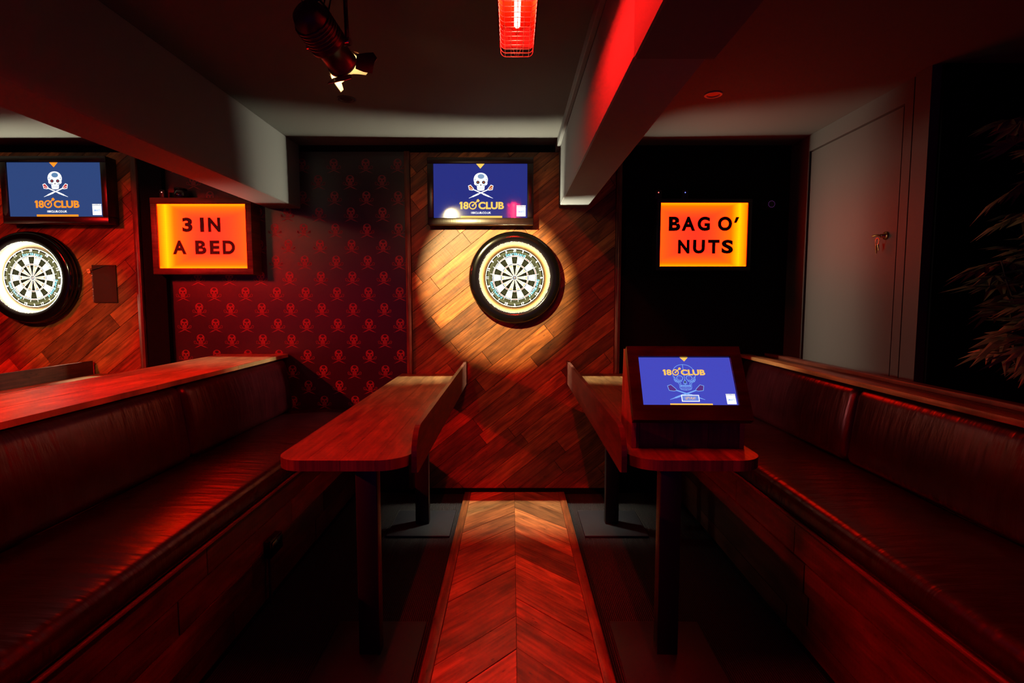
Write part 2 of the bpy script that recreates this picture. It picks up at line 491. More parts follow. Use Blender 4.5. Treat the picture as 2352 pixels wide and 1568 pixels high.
def put_skull(mb, mp, cx, cy, u, d, mi_light, mi_mid, mi_dark, mi_flight, step=0.0004):
    T = lambda P: [(cx + x * u, cy + y * u) for x, y in P]
    for sx in (1, -1):
        body, fl, fl2 = dart_polys(sx)
        for q in body: mb.flat(T(q), mp, d + (step * .3 if sx > 0 else 0), mi_light)
        mb.flat(T(fl), mp, d + step, mi_light); mb.flat(T(fl2), mp, d + step * 2, mi_flight)
        mb.flat(T(seg_poly((-.86 * sx, -.02), (-.5 * sx, -.18), .012, .012)), mp, d + step * 3, mi_light)
    mb.flat(T(skull_outline()), mp, d + step * 2, mi_light)
    mb.flat(T(ellipse(.02, .74, .24, .17)), mp, d + step * 3, mi_mid)
    for e in (-1, 1):
        mb.flat(T(ellipse(e * .205, .33, .125, .115)), mp, d + step * 3, mi_dark)
        mb.flat(T([(e * .44, .45), (e * .40, .62), (e * .36, .5)]), mp, d + step * 3, mi_mid)
        mb.flat(T([(e * .36, .19), (e * .16, .11), (e * .20, .07), (e * .33, .13)]), mp, d + step * 3, mi_mid)
        mb.flat(T(ellipse(e * .205, .33, .05, .05, 8)), mp, d + step * 4, mi_flight)
    mb.flat(T([(0, .24), (-.06, .08), (0, .11), (.06, .08)]), mp, d + step * 3, mi_dark)
    for k in range(-2, 3):
        mb.flat(T(rect(k * .085 - .012, k * .085 + .012, -.13, .0)), mp, d + step * 3, mi_mid)

# ------------------------------------------------------------------ room shell
YW = 4.10          # face of the plank panels
YB = 4.14          # back wall
ZC = 2.75          # ceiling
CX = 0.02          # middle of the bay
BAY = -3.72        # the neighbouring bay
XR = 2.17          # wall with the door
rng = random.Random(7)

mb = MB(); mb.box(-5.6, 2.9, -2.5, 4.4, -0.12, 0.0)
struct('floor', mb, M['carpet'])
mb = MB(); mb.box(-5.6, 2.9, -2.5, 4.4, ZC, ZC + 0.12)
struct('ceiling', mb, M['ceiling'])
# back wall: black paint, papered between the panels
mb = MB()
mb.box(-5.6, 2.9, YB, YB + 0.15, 0, ZC, 0)
mb.box(-2.69, -0.80, YB - 0.004, YB + 0.01, 0.02, 2.70, 1)
mpw = wall_map(0, 0, YB - 0.004)
sp = 0.247
for r in range(0, 24):
    z = 2.60 - r * 0.1235
    if z < 0.5: break
    for k in range(0, 9):
        x = -0.83 - 0.035 - k * sp - (sp / 2 if r % 2 else 0) - (0.02 if True else 0)
        if x < -1.80: x += 0.02
        if -2.66 < x < -0.84 and z < 2.62:
            put_skull(mb, mpw, x, z - 0.015, 0.062, 0.0006, 2, 1, 1, 3, 0.0003)
struct('wall_back', mb, [M['black_wall'], M['wallpaper'], M['motif'], M['motif_mid']])
mb = MB(); mb.box(-2.86, -2.69, YB - 0.05, YB, 0, ZC)
struct('trim_1', mb, M['black_wall'])
mb = MB(); mb.box(-5.75, -5.6, -2.5, 4.4, 0, ZC)
struct('wall_left', mb, M['black_wall'])
mb = MB()
mb.box(XR + 0.02, XR + 0.75, 2.74, YB, 0, ZC)
mb.box(XR + 0.62, XR + 0.75, -2.5, 2.74, 0, ZC)
struct('wall_right', mb, M['black_wall'])
mb = MB(); mb.box(-0.80, 0.84, YB - 0.035, YB, 0, 0.05); mb.box(0.84, XR, YB - 0.015, YB, 0, 0.1)
struct('baseboard_back', mb, M['black_wall'])
# beams
mb = MB(); mb.bbox(-1.895, -1.646, -2.4, YB, 2.268, ZC, 0.006, 1, smooth=False)
struct('trim_2', mb, M['beam'])
mb = MB(); mb.bbox(0.36, 0.578, 1.60, YB - 0.04, 2.268, ZC, 0.006, 1, smooth=False)
struct('trim_3', mb, M['beam'])
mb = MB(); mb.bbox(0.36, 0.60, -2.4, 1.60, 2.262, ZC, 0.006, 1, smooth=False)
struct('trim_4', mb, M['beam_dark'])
mb = MB(); mb.bbox(0.334, 0.36, -2.4, YB, 2.69, ZC, 0.004, 1, smooth=False)
struct('trim_5', mb, M['beam'])

# door in the right wall
door = bpy.data.objects.new('door_1', None); C.objects.link(door)
door.location = (XR, 3.42, 0); door['_base'] = [XR, 3.42, 0]; door['kind'] = 'structure'
mb = MB()
mb.box(XR, XR + 0.03, 2.985, 3.877, 0.02, 2.625)
leaf = mb.build('door_leaf', M['door'], door)
mb = MB()
mb.box(XR - 0.012, XR + 0.02, 3.885, YB - 0.002, 0, ZC - 0.002)
mb.box(XR - 0.012, XR + 0.02, 2.90, 3.885, 2.633, ZC - 0.002)
mb.box(XR - 0.012, XR + 0.02, 2.90, 2.962, 0, 2.633)
mb.box(XR - 0.03, XR + 0.02, 2.76, 2.868, 0, ZC - 0.002)
mb.box(XR - 0.002, XR + 0.02, 2.868, 2.90, 0, ZC - 0.002)
mb.build('door_frame', M['door'], door)
mb = MB()
hy, hz = 3.07, 1.93
mh = lambda s, t, d: (XR - d, hy + s, hz + t)
mb.lathe([(0, .0), (.024, .0), (.024, .006), (.018, .009), (.011, .012), (.011, .03), (0, .03)], mh, 20)
mb.tube([(XR - .03, hy, hz), (XR - .045, hy + .008, hz + .004), (XR - .05, hy + .04, hz + .002)], .006)
mb.build('door_lock', M['brass'], leaf)
mb = MB()
ring = [(XR - .035 + .0, hy + .02 + .016 * math.cos(a), hz - .03 + .02 * math.sin(a)) for a in [k * PI / 8 for k in range(17)]]
mb.tube(ring, .0018, 6)
mb.tube([(XR - .036, hy + .026, hz - .048), (XR - .03, hy + .03, hz - .10)], [.007, .0035], 6)
mb.tube([(XR - .032, hy + .018, hz - .048), (XR - .028, hy + .015, hz - .085)], [.006, .003], 6)
mb.build('key_ring', M['brass'], leaf)

# ------------------------------------------------------------------ plank wall panels
def wall_panel(cx, label, seed):
    x0, x1 = -0.825 + (cx - CX), 0.845 + (cx - CX)
    rg = random.Random(seed)
    t = thing('plank_wall_panel', label, 'wall panel', (cx, YB, 0.05), 'plank panels behind the dartboards')
    mb = MB()
    mp = wall_map(0, 0, YB)
    planks(mb, rect(x0 + .045, x1 - .045, 0.052, 2.685), math.radians(38.5), lambda: rg.choice((.10, .115, .125, .135)),
           lambda: rg.uniform(.45, 1.5), mp, YB - YW, rg, gap=.003, var=.72, warm=.12)
    mb.build('planks', M['plank'], t)
    for a, b in ((x0, x0 + .043), (x1 - .043, x1)):
        m2 = MB(); m2.bbox(a, b, YW - .022, YB - .002, .05, 2.69, .004, 2, grain='z'); m2.build('edge_board', M['frame'], t)
    return t
wall_panel(CX, 'diagonal plank wall panel behind the dartboard facing the wooden runway', 11)
wall_panel(CX + BAY, 'diagonal plank wall panel at left edge behind the cut-off dartboard', 23)

# ------------------------------------------------------------------ dartboards
BZ = 1.73
def dartboard(cx, label):
    t = thing('dartboard', label, 'dartboard', (cx, YW, BZ), 'dartboards in lit surrounds')
    mp = wall_map(cx, BZ, YW)
    D = .040
    mb = MB()
    mb.lathe([(.0, .001), (.2255, .001), (.2255, D), (.17, D)], mp, 80, 0)
    rings = [(.0159, .099, None), (.099, .107, 'm'), (.107, .162, None), (.162, .170, 'm')]
    for k in range(20):
        a0 = PI / 2 - (k + .5) * 2 * PI / 20; a1 = a0 + 2 * PI / 20
        for r0, r1, kind in rings:
            mi = (2 if k % 2 == 0 else 3) if kind else (0 if k % 2 == 0 else 1)
            n = 4
            for j in range(n):
                p, q = a0 + (a1 - a0) * j / n, a0 + (a1 - a0) * (j + 1) / n
                mb.face([mp(r0 * math.cos(p), r0 * math.sin(p), D), mp(r1 * math.cos(p), r1 * math.sin(p), D),
                         mp(r1 * math.cos(q), r1 * math.sin(q), D), mp(r0 * math.cos(q), r0 * math.sin(q), D)], mi)
    mb.flat(ellipse(0, 0, .0159, .0159, 32), mp, D, 3); mb.flat(ellipse(0, 0, .0064, .0064, 20), mp, D + .0006, 2)
    def arc_text(body, r, mid, h, w, mi, flip=False):
        n = len(body)
        for i, ch in enumerate(body):
            f = (i + .5) / n - .5
            an = mid - f * w / r * (1 if not flip else -1)
            rot = an - PI / 2 if not flip else an + PI / 2
            cw = w / n * (.82 if ch not in 'il' else .4)
            hh = h * (1.0 if ch in 'Sthbdl' else .75)
            mb.text(ch, mp, -cw / 2, cw / 2, -h / 2, -h / 2 + hh, D + .0008, mi, .02, (r * math.cos(an), r * math.sin(an), rot))
    arc_text('Smartboard', .183, math.radians(88), .020, .155, 4)
    arc_text('Smartboard', .183, math.radians(-28), .020, .155, 4)
    arc_text('Smartboard', .183, math.radians(214), .020, .155, 4, True)
    face = mb.build('board_face', [M['sisal_black'], M['sisal_white'], M['sisal_red'], M['sisal_blue'], M['board_blue']], t, recalc=False)
    mb = MB()
    for k in range(20):
        a = PI / 2 - (k + .5) * 2 * PI / 20
        mb.tube([mp(r * math.cos(a), r * math.sin(a), D + .001) for r in (.016, .188)], .0011, 5)
    for r in (.0064, .0159, .099, .107, .162, .170):
        mb.lathe([(r - .001, D), (r - .001, D + .002), (r + .001, D + .002), (r + .001, D)], mp, 64)
    mb.build('spider_wire', M['wire'], face)
    mb = MB()
    order = [20, 1, 18, 4, 13, 6, 10, 15, 2, 17, 3, 19, 7, 16, 8, 11, 14, 9, 12, 5]
    for k, nmb in enumerate(order):
        a = PI / 2 - k * 2 * PI / 20
        rot = a - PI / 2
        while rot > PI / 2 + .01: rot -= PI
        while rot < -PI / 2 - .01: rot += PI
        w = .022 if nmb > 9 else .012
        if nmb == 11: w = .016
        if nmb == 1: w = .008
        mb.text(str(nmb), mp, -w / 2, w / 2, -.0115, .0115, D + .003, 0, .02, (.2095 * math.cos(a), .2095 * math.sin(a), rot))
    mb.lathe([(.219, D), (.219, D + .003), (.2225, D + .003), (.2225, D)], mp, 80)
    mb.build('number_ring', M['wire'], t)
    return t
def surround(cx, label):
    t = thing('dartboard_surround', label, 'dartboard surround', (cx, YW, BZ), 'lit rings round the dartboards')
    mp = wall_map(cx, BZ, YW)
    mb = MB()
    mb.lathe([(.322, .003), (.350, .003), (.352, .010), (.351, .026), (.344, .031), (.344, .036), (.350, .042), (.351, .058), (.343, .066),
              (.342, .072), (.346, .078), (.345, .088), (.337, .097), (.322, .102), (.300, .104), (.282, .102), (.271, .097), (.267, .092),
              (.269, .089), (.278, .088), (.322, .087), (.322, .003)], mp, 96)
    mb.build('housing', M['gloss_black'], t)
    mb = MB(); mb.lathe([(.3195, .0745), (.3195, .068)], mp, 96); mb.build('light_strip', M['led'], t)
    mb = MB(); mb.lathe([(.3205, .066), (.318, .05), (.308, .036), (.290, .029), (.260, .027), (.2275, .027), (.2275, .004)], mp, 96)
    mb.build('reflector', M['reflector'], t)
    return t
dartboard(CX, 'dartboard in lit ring facing the wooden runway, under the middle screen')
dartboard(CX + BAY, 'dartboard cut off by the left edge of the photo')
surround(CX, 'round black glowing surround of the dartboard facing the wooden runway')
surround(CX + BAY, 'round black glowing surround cut off by the left edge of the photo')

# ------------------------------------------------------------------ screens
def screen_gfx(mb, mp, W, H, kiosk=False):
    """0 ground, 1 white, 2 accent, 3 skull shade, 4 dark, 5 flight, 6 pale blue"""
    X = lambda f: -W / 2 + f * W
    Yt = lambda f: H / 2 - f * H
    mb.flat(rect(-W / 2, W / 2, -H / 2, H / 2), mp, 0, 0)
    e = .0006
    mb.flat([(X(.455), Yt(0)), (X(.545), Yt(0)), (X(.5), Yt(.088))], mp, e, 2)
    mb.flat(rect(X(.285), X(.732), Yt(1.0), Yt(.962)), mp, e, 2)
    mb.flat(rect(X(.886), X(.983), Yt(.972), Yt(.795)), mp, e, 1)
    mb.flat(rect(X(.886), X(.983), Yt(.790), Yt(.765)), mp, e, 1)
    mb.text('POWERED BY', mp, X(.890), X(.979), Yt(.787), Yt(.768), 2 * e, 4, .01)
    mb.text('SMARTS', mp, X(.898), X(.972), Yt(.905), Yt(.865), 2 * e, 6, .02)
    if not kiosk:
        put_skull(mb, mp, X(.504), Yt(.164) - .150 * W, .150 * W, e, 1, 3, 4, 5, .0004)
        lw, yc, lh, x0 = .476, .771, .078, .275
        mb.text('180CLUB.CO.UK', mp, X(.400), X(.612), Yt(.925), Yt(.885), e, 1, .02)
    else:
        u = .240 * W; cx, cy = X(.475), Yt(.155) - u
        T = lambda P: [(cx + x * u, cy + y * u) for x, y in P]
        for sx in (1, -1):
            body, fl, fl2 = dart_polys(sx)
            for q in body: mb.flat(T([(x * .9, y * .75 - .12) for x, y in q]), mp, e, 6)
            F = [(x * .9, y * .75 - .12) for x, y in fl]
            mb.flat(T(F), mp, e * 1.4, 5)
            for q in stroke(F + [F[0]], .012): mb.flat(T(q), mp, e * 2, 6)
        S = skull_outline()
        low = [p for p in S if p[1] < .30]
        hiR = [p for p in S if p[1] >= .30]
        right = [p for p in S if p[0] >= 0]
        left = [p for p in S if p[0] <= 0]
        for q in stroke(right, .011) + stroke(left[::1] + [S[0]], .011): mb.flat(T(q), mp, e * 2.2, 6)
        for ex in (-1, 1):
            E = ellipse(ex * .21, .33, .135, .12, 18)
            for q in stroke(E + [E[0]], .014): mb.flat(T(q), mp, e * 2.4, 6)
            for q in stroke(ellipse(ex * .21, .33, .06, .055, 12), .006): mb.flat(T(q), mp, e * 2.4, 3)
            for g in ([(ex * .45, .40), (ex * .36, .2), (ex * .42, .17)], [(ex * .36, .17), (ex * .2, .1), (ex * .22, -.1)],
                      [(ex * .12, .18), (ex * .2, .16), (ex * .3, .17)], [(ex * .46, .28), (ex * .4, .2), (ex * .3, .19)]):
                for q in stroke(g, .012): mb.flat(T(q), mp, e * 2.4, 6)
        mb.flat(T([(0, .24), (-.06, .08), (0, .11), (.06, .08)]), mp, e * 2.4, 4)
        for q in stroke([(0, .26), (-.08, .07), (0, .04), (.08, .07), (0, .26)], .012): mb.flat(T(q), mp, e * 2.6, 6)
        for k in range(-3, 4):
            mb.flat(T(rect(k * .065 - .022, k * .065 + .022, -.10, .0)), mp, e * 2.4, 6)
            mb.flat(T(rect(k * .065 - .020, k * .065 + .020, -.22, -.12)), mp, e * 2.4, 3)
        lw, yc, lh, x0 = .455, .325, .068, .250
        mb.flat(rect(X(.412), X(.600), Yt(.925), Yt(.790)), mp, e * 3, 1)
        mb.flat(rect(X(.420), X(.592), Yt(.912), Yt(.803)), mp, e * 4, 3)
        mb.text("LET'S PLAY", mp, X(.452), X(.560), Yt(.885), Yt(.830), e * 5, 2, .01)
    # club lettering with a target for the nought and a dart stuck in it
    d = e * 5
    Lx = lambda f: X(x0 + f * lw)
    y0, y1 = Yt(yc) - lh * W / 2, Yt(yc) + lh * W / 2
    a1, a2 = Lx(.022), Lx(.068)
    mb.flat([(a1, y0), (a2, y0), (a2, y1), (a1, y1), (Lx(.0), y1 - (y1 - y0) * .16), (Lx(.0), y1 - (y1 - y0) * .34), (a1, y1 - (y1 - y0) * .26)], mp, d, 2)
    mb.text('8', mp, Lx(.085), Lx(.205), y0, y1, d, 2, .035)
    cx, cy, R = Lx(.298), (y0 + y1) / 2, lh * W * .54
    for r0, r1 in ((.70 * R, R), (.0, .26 * R)):
        n = 32
        for k in range(n):
            a, b = 2 * PI * k / n, 2 * PI * (k + 1) / n
            mb.flat([(cx + r0 * math.cos(a), cy + r0 * math.sin(a)), (cx + r1 * math.cos(a), cy + r1 * math.sin(a)),
                     (cx + r1 * math.cos(b), cy + r1 * math.sin(b)), (cx + r0 * math.cos(b), cy + r0 * math.sin(b))], mp, d, 2)
    tip = (cx, cy); tail = (cx + R * 1.15, cy + R * 1.05)
    mb.flat(seg_poly(tip, tail, R * .13, R * .13), mp, d + e, 2)
    mb.flat(seg_poly(tail, (cx + R * 1.6, cy + R * 1.40), R * .36, R * .30), mp, d + e, 2)
    mb.text('CLUB', mp, Lx(.425), Lx(1.0), y0, y1, d, 2, .04)

def screen_mats(tagname, ground, accent, shade, flight):
    return [screen_mat(tagname + '_ground', ground), screen_mat(tagname + '_white', (1.0, 1.0, 1.0), 1.25), screen_mat(tagname + '_accent', accent, 1.1),
            screen_mat(tagname + '_shade', shade), screen_mat(tagname + '_dark', (.03, .03, .06)), screen_mat(tagname + '_flight', flight),
            screen_mat(tagname + '_pale', (.20, .42, .95))]
def television(cx, cz, label, mats):
    W, H = .705, .400
    t = thing('television', label, 'television', (cx, YW, cz), 'wall screens over the dartboards')
    dp = .10
    mp = wall_map(cx, cz, YW - dp)
    mb = MB()
    B, T, S = .052, .045, .045
    for poly in (rect(-W / 2 - S, W / 2 + S, H / 2, H / 2 + T), rect(-W / 2 - S, W / 2 + S, -H / 2 - B, -H / 2),
                 rect(-W / 2 - S, -W / 2, -H / 2, H / 2), rect(W / 2, W / 2 + S, -H / 2, H / 2)):
        a, b = [p[0] for p in poly], [p[1] for p in poly]
        mb.bbox(cx + min(a), cx + max(a), YW - dp - .012, YW - .002, cz + min(b), cz + max(b), .004, 2, grain='x')
    case = mb.build('case', M['tv_case'], t)
    mb = MB(); screen_gfx(mb, mp, W - .002, H - .002)
    mb.build('screen', mats, case, recalc=False)
    mb = MB(); mb.box(cx - W / 2 + .003, cx + W / 2 - .003, YW - dp + .004, YW - .004, cz - H / 2 + .003, cz + H / 2 - .003)
    mb.build('back_shell', M['black_metal'], t)
    return t
TVC = screen_mats('centre_screen', (.022, .030, .22), (1.0, .62, .12), (.24, .36, .55), (.55, .12, .02))
TVL = screen_mats('left_screen', (.028, .062, .20), (1.0, .30, .02), (.12, .25, .45), (.60, .05, .05))
KIO = screen_mats('kiosk_screen', (.058, .068, .52), (1.0, .55, .10), (.16, .25, .75), (.10, .03, .22))
television(-.237, 2.375, 'framed wall screen above the dartboard facing the wooden runway', TVC)
television(-3.43, 2.385, 'framed wall screen at the left edge above the cut-off dartboard', TVL)

# ------------------------------------------------------------------ light box signs
def light_box(cx, cz, W, H, fr, face, letters, label, frame_mat, dp):
    t = thing('light_box_sign', label, 'sign', (cx, YB, cz), 'orange light box signs')
    mp = wall_map(cx, cz, YB - dp)
    mb = MB()
    for x0, x1, z0, z1 in ((-W / 2 - fr, W / 2 + fr, H / 2, H / 2 + fr), (-W / 2 - fr, W / 2 + fr, -H / 2 - fr, -H / 2),
                           (-W / 2 - fr, -W / 2, -H / 2, H / 2), (W / 2, W / 2 + fr, -H / 2, H / 2)):
        mb.bbox(cx + x0, cx + x1, YB - dp - .012, YB - .002, cz + z0, cz + z1, .003, 2, grain='x')
    mb.box(cx - W / 2, cx + W / 2, YB - dp + .006, YB - .003, cz - H / 2, cz + H / 2)
    mb.build('frame', frame_mat, t)
    mb = MB()
    mb.face([mp(-W / 2, -H / 2, 0), mp(W / 2, -H / 2, 0), mp(W / 2, H / 2, 0), mp(-W / 2, H / 2, 0)], 0, [(0, 0), (1, 0), (1, 1), (0, 1)])
    panel = mb.build('lit_panel', face, t)
    for ch, x0, x1, y0, y1 in letters:
        mb = MB()
        if ch == "'":
            a, b, c, d_ = -W / 2 + x0 * W, -W / 2 + x1 * W, H / 2 - y1 * H, H / 2 - y0 * H
            mb.prism([(a, c), (a + (b - a) * .5, c), (b, d_), (a + (b - a) * .38, d_)], mp, .0006, .0016)
        else:
            mb.text(ch, mp, -W / 2 + x0 * W - .004, -W / 2 + x1 * W + .004, H / 2 - y1 * H - .004, H / 2 - y0 * H + .004, .0015, 0, .047)
        mb.build('letter', M['film'], panel)
    return t
fx = lambda u: (u - 371.0) / 199.0
fy = lambda v: (v - 471.0) / 143.5
r1, r2 = (fy(502), fy(532)), (fy(553), fy(582))
light_box(-2.345, 2.040, .668, .480, .046, M['sign_left'],
          [('3', fx(427), fx(448), *r1), ('I', fx(467), fx(474), *r1), ('N', fx(485), fx(511), *r1), ('A', fx(403), fx(432), *r2),
           ('B', fx(454), fx(477), *r2), ('E', fx(487), fx(507), *r2), ('D', fx(516), fx(542), *r2)],
          'glowing orange sign reading 3 IN A BED on skull wallpaper', M['frame'], .13)
fx = lambda u: (u - 1512.0) / 196.5
fy = lambda v: (v - 467.5) / 142.5
r1, r2 = (fy(499), fy(529)), (fy(551), fy(580))
light_box(1.462, 2.055, .662, .478, .03, M['sign_right'],
          [('B', fx(1532), fx(1556), *r1), ('A', fx(1561), fx(1590), *r1), ('G', fx(1597), fx(1623), *r1), ('O', fx(1643), fx(1673), *r1),
           ("'", fx(1678), fx(1690), fy(499), fy(512)), ('N', fx(1554), fx(1578), *r2), ('U', fx(1588), fx(1613), *r2), ('T', fx(1622), fx(1646), *r2),
           ('S', fx(1653), fx(1677), *r2)],
          "glowing orange sign reading BAG O' NUTS on the black wall", M['black_metal'], .10)

# ------------------------------------------------------------------ wooden runway in the floor
run = thing('wooden_runway', 'chevron plank throwing lane set in the floor between the two tables', 'floor strip', (CX, 2.0, 0.0))
rw = .40
mpf = lambda s, t, d: (CX + s, t, d)
mb = MB(); rg = random.Random(5)
y0r, y1r = 0.2, YB - .04
wf = lambda: rg.choice((.11, .165, .165, .17, .175)) 
planks(mb, rect(-rw + .052, -.001, y0r, y1r), math.radians(45), wf, lambda: 9.0, mpf, .018, rg, gap=.003, var=.62, warm=.08)
rg2 = random.Random(9)
wf = lambda: rg2.choice((.11, .165, .165, .17, .175))
planks(mb, rect(.001, rw - .052, y0r, y1r), math.radians(135), wf, lambda: 9.0, mpf, .018, rg2, gap=.003, var=.62, warm=.08)
mb.build('chevron_planks', M['runway'], run)
for a, b in ((-rw, -rw + .05), (rw - .05, rw)):
    mb = MB(); mb.bbox(CX + a, CX + b, y0r, y1r, 0.0, .021, .003, 2, tone=(.75, .55, .5)); mb.build('edge_strip', M['runway'], run)

# ------------------------------------------------------------------ high tables
def rounded(x0, x1, y0, y1, rl, rr, n=10):
    """rectangle with its two near corners (y0) rounded"""
    p = []
    for k in range(n + 1):
        a = PI + k / n * PI / 2
        p.append((x0 + rl + rl * math.cos(a), y0 + rl + rl * math.sin(a)))
    for k in range(n + 1):
        a = 1.5 * PI + k / n * PI / 2
        p.append((x1 - rr + rr * math.cos(a), y0 + rr + rr * math.sin(a)))
    return p + [(x1, y1), (x0, y1)]
TZ = .98
def high_table(sx, loc, label, seed):
    """sx=+1: guard board on its +x side. Local frame: x across, y along, origin on the floor at the middle."""
    t = thing('high_table', label, 'table', loc, 'long high tables with side guards')
    ox, oy, _ = loc
    rg = random.Random(seed)
    L0, L1, w = -1.13, 1.125, .25
    poly = rounded(-w, w, L0, L1, .10, .13) if sx > 0 else rounded(-w, w, L0, L1, .13, .10)
    mp = lambda s, q, d: (ox + s, oy + q, d)
    mb = MB()
    nb = 4
    for k in range(nb):
        a, b = -w + 2 * w * k / nb, -w + 2 * w * (k + 1) / nb
        pc = clip(poly, rect(a, b - .0008, -2, 2))
        tn = math.exp(rg.uniform(-.2, .25)); ou = rg.uniform(0, 30)
        mb.prism(pc, mp, TZ - .04, TZ, 0, (tn, tn, tn), lambda s, q, ou=ou: (q + ou, s + ou))
    mb.build('table_top', M['table'], t)
    gx0, gx1 = (w + .001, w + .021) if sx > 0 else (-w - .021, -w - .001)
    prof = [(L1 - .03, TZ - .063), (L1 - .03, TZ + .105)]
    for k in range(9):
        a = PI / 2 + k / 8 * PI / 2
        prof.append((L0 + .14 + .11 * math.cos(a), TZ + .105 - .10 + .10 * math.sin(a)))
    prof += [(L0 + .03, TZ - .055), (L0 + .06, TZ - .063)]
    mg = lambda s, q, d: (ox + d, oy + s, q)
    mb = MB(); mb.prism(prof, mg, gx0, gx1, 0, (1, 1, 1), lambda s, q: (s, q)); mb.build('guard_board', M['darkwood'], t)
    for ly in (-.78, .555):
        mb = MB(); mb.bbox(ox - .046, ox + .046, oy + ly - .03, oy + ly + .03, .014, TZ - .04, .004, 2, grain='z'); 
        leg = mb.build('leg', M['black_metal'], t)
        mb = MB(); mb.bbox(ox - .21, ox + .21, oy + ly - .21, oy + ly + .21, 0.0, .016, .004, 2); mb.build('base_plate', M['plate'], t)
        mb = MB(); mb.bbox(ox - .16, ox + .16, oy + ly - .10, oy + ly + .10, TZ - .047, TZ - .0405, .002, 1); mb.build('mounting_plate', M['black_metal'], t)
    return t
tabl = high_table(1, (-.62, 2.975, 0), 'empty long high table left of the wooden runway', 3)
tabr = high_table(-1, (.685, 2.975, 0), 'long high table right of the wooden runway, carrying a touch screen', 8)
tabr.rotation_euler = (0, 0, math.radians(-0.6))
dup(tabr, (.685 + BAY, 2.975, 0), (0, 0, 0), 'high table seen at far left beyond the wide wooden ledge')

# ------------------------------------------------------------------ touch screen kiosk
kx0, kx1 = .468, .905
kio = thing('touch_screen_kiosk', 'slanted touch screen on a wooden box standing on the right table', 'touch screen', (.69, 2.08, TZ))
prof = [(2.0, TZ + .001), (2.0, 1.10), (2.155, 1.352), (2.19, 1.352), (2.22, TZ + .001)]
mg = lambda s, q, d: (d, s, q)
for a, b in ((kx0, kx0 + .018), (kx1 - .018, kx1)):
    mb = MB(); mb.prism(prof, mg, a, b, 0, (4.5, 3.2, 3.2), lambda s, q: (q, s)); mb.build('side_panel', M['darkwood'], kio)  # tone brightens the sides: the heater's light on them is painted in
mb = MB()
rg = random.Random(4)
planks(mb, rect(kx0 + .018, kx1 - .018, TZ + .001, 1.10), PI / 2, lambda: .133, lambda: .6, lambda s, q, d: (s, 2.02 - d, q), .018, rg, gap=.002, var=.3)
mb.build('front_boards', M['darkwood'], kio)
# monitor: plane through the slanted front
th = math.atan2(2.155 - 2.0, 1.352 - 1.10)
c0 = Vector((.6895, 2.0 + .068 - .01, 1.10 + .117))
upv = Vector((0, math.sin(th), math.cos(th))); outv = Vector((0, -math.cos(th), math.sin(th)))
mk = lambda s, q, d: tuple(c0 + Vector((s, 0, 0)) + upv * q + outv * d)
KW, KH = .452, .312
mb = MB()
iw, ih = .366, .206
q0 = .008
for poly in (rect(-KW / 2, KW / 2, q0 + ih / 2, KH / 2), rect(-KW / 2, KW / 2, -KH / 2, q0 - ih / 2), rect(-KW / 2, -iw / 2, q0 - ih / 2, q0 + ih / 2), rect(iw / 2, KW / 2, q0 - ih / 2, q0 + ih / 2)):
    mb.prism(poly, mk, .004, .040, 0, (1, 1, 1), lambda s, q: (s, q))
mb.prism(rect(-iw / 2, iw / 2, q0 - ih / 2, q0 + ih / 2), mk, .004, .028, 0)
mon = mb.build('monitor_case', M['tv_case'], kio)
mb = MB(); screen_gfx(mb, lambda s, q, d: mk(s, q + q0, .031 + d * .7), iw - .002, ih - .002, True); mb.build('screen', KIO, mon, recalc=False)
kio.rotation_euler = (0, 0, math.radians(-1.2))

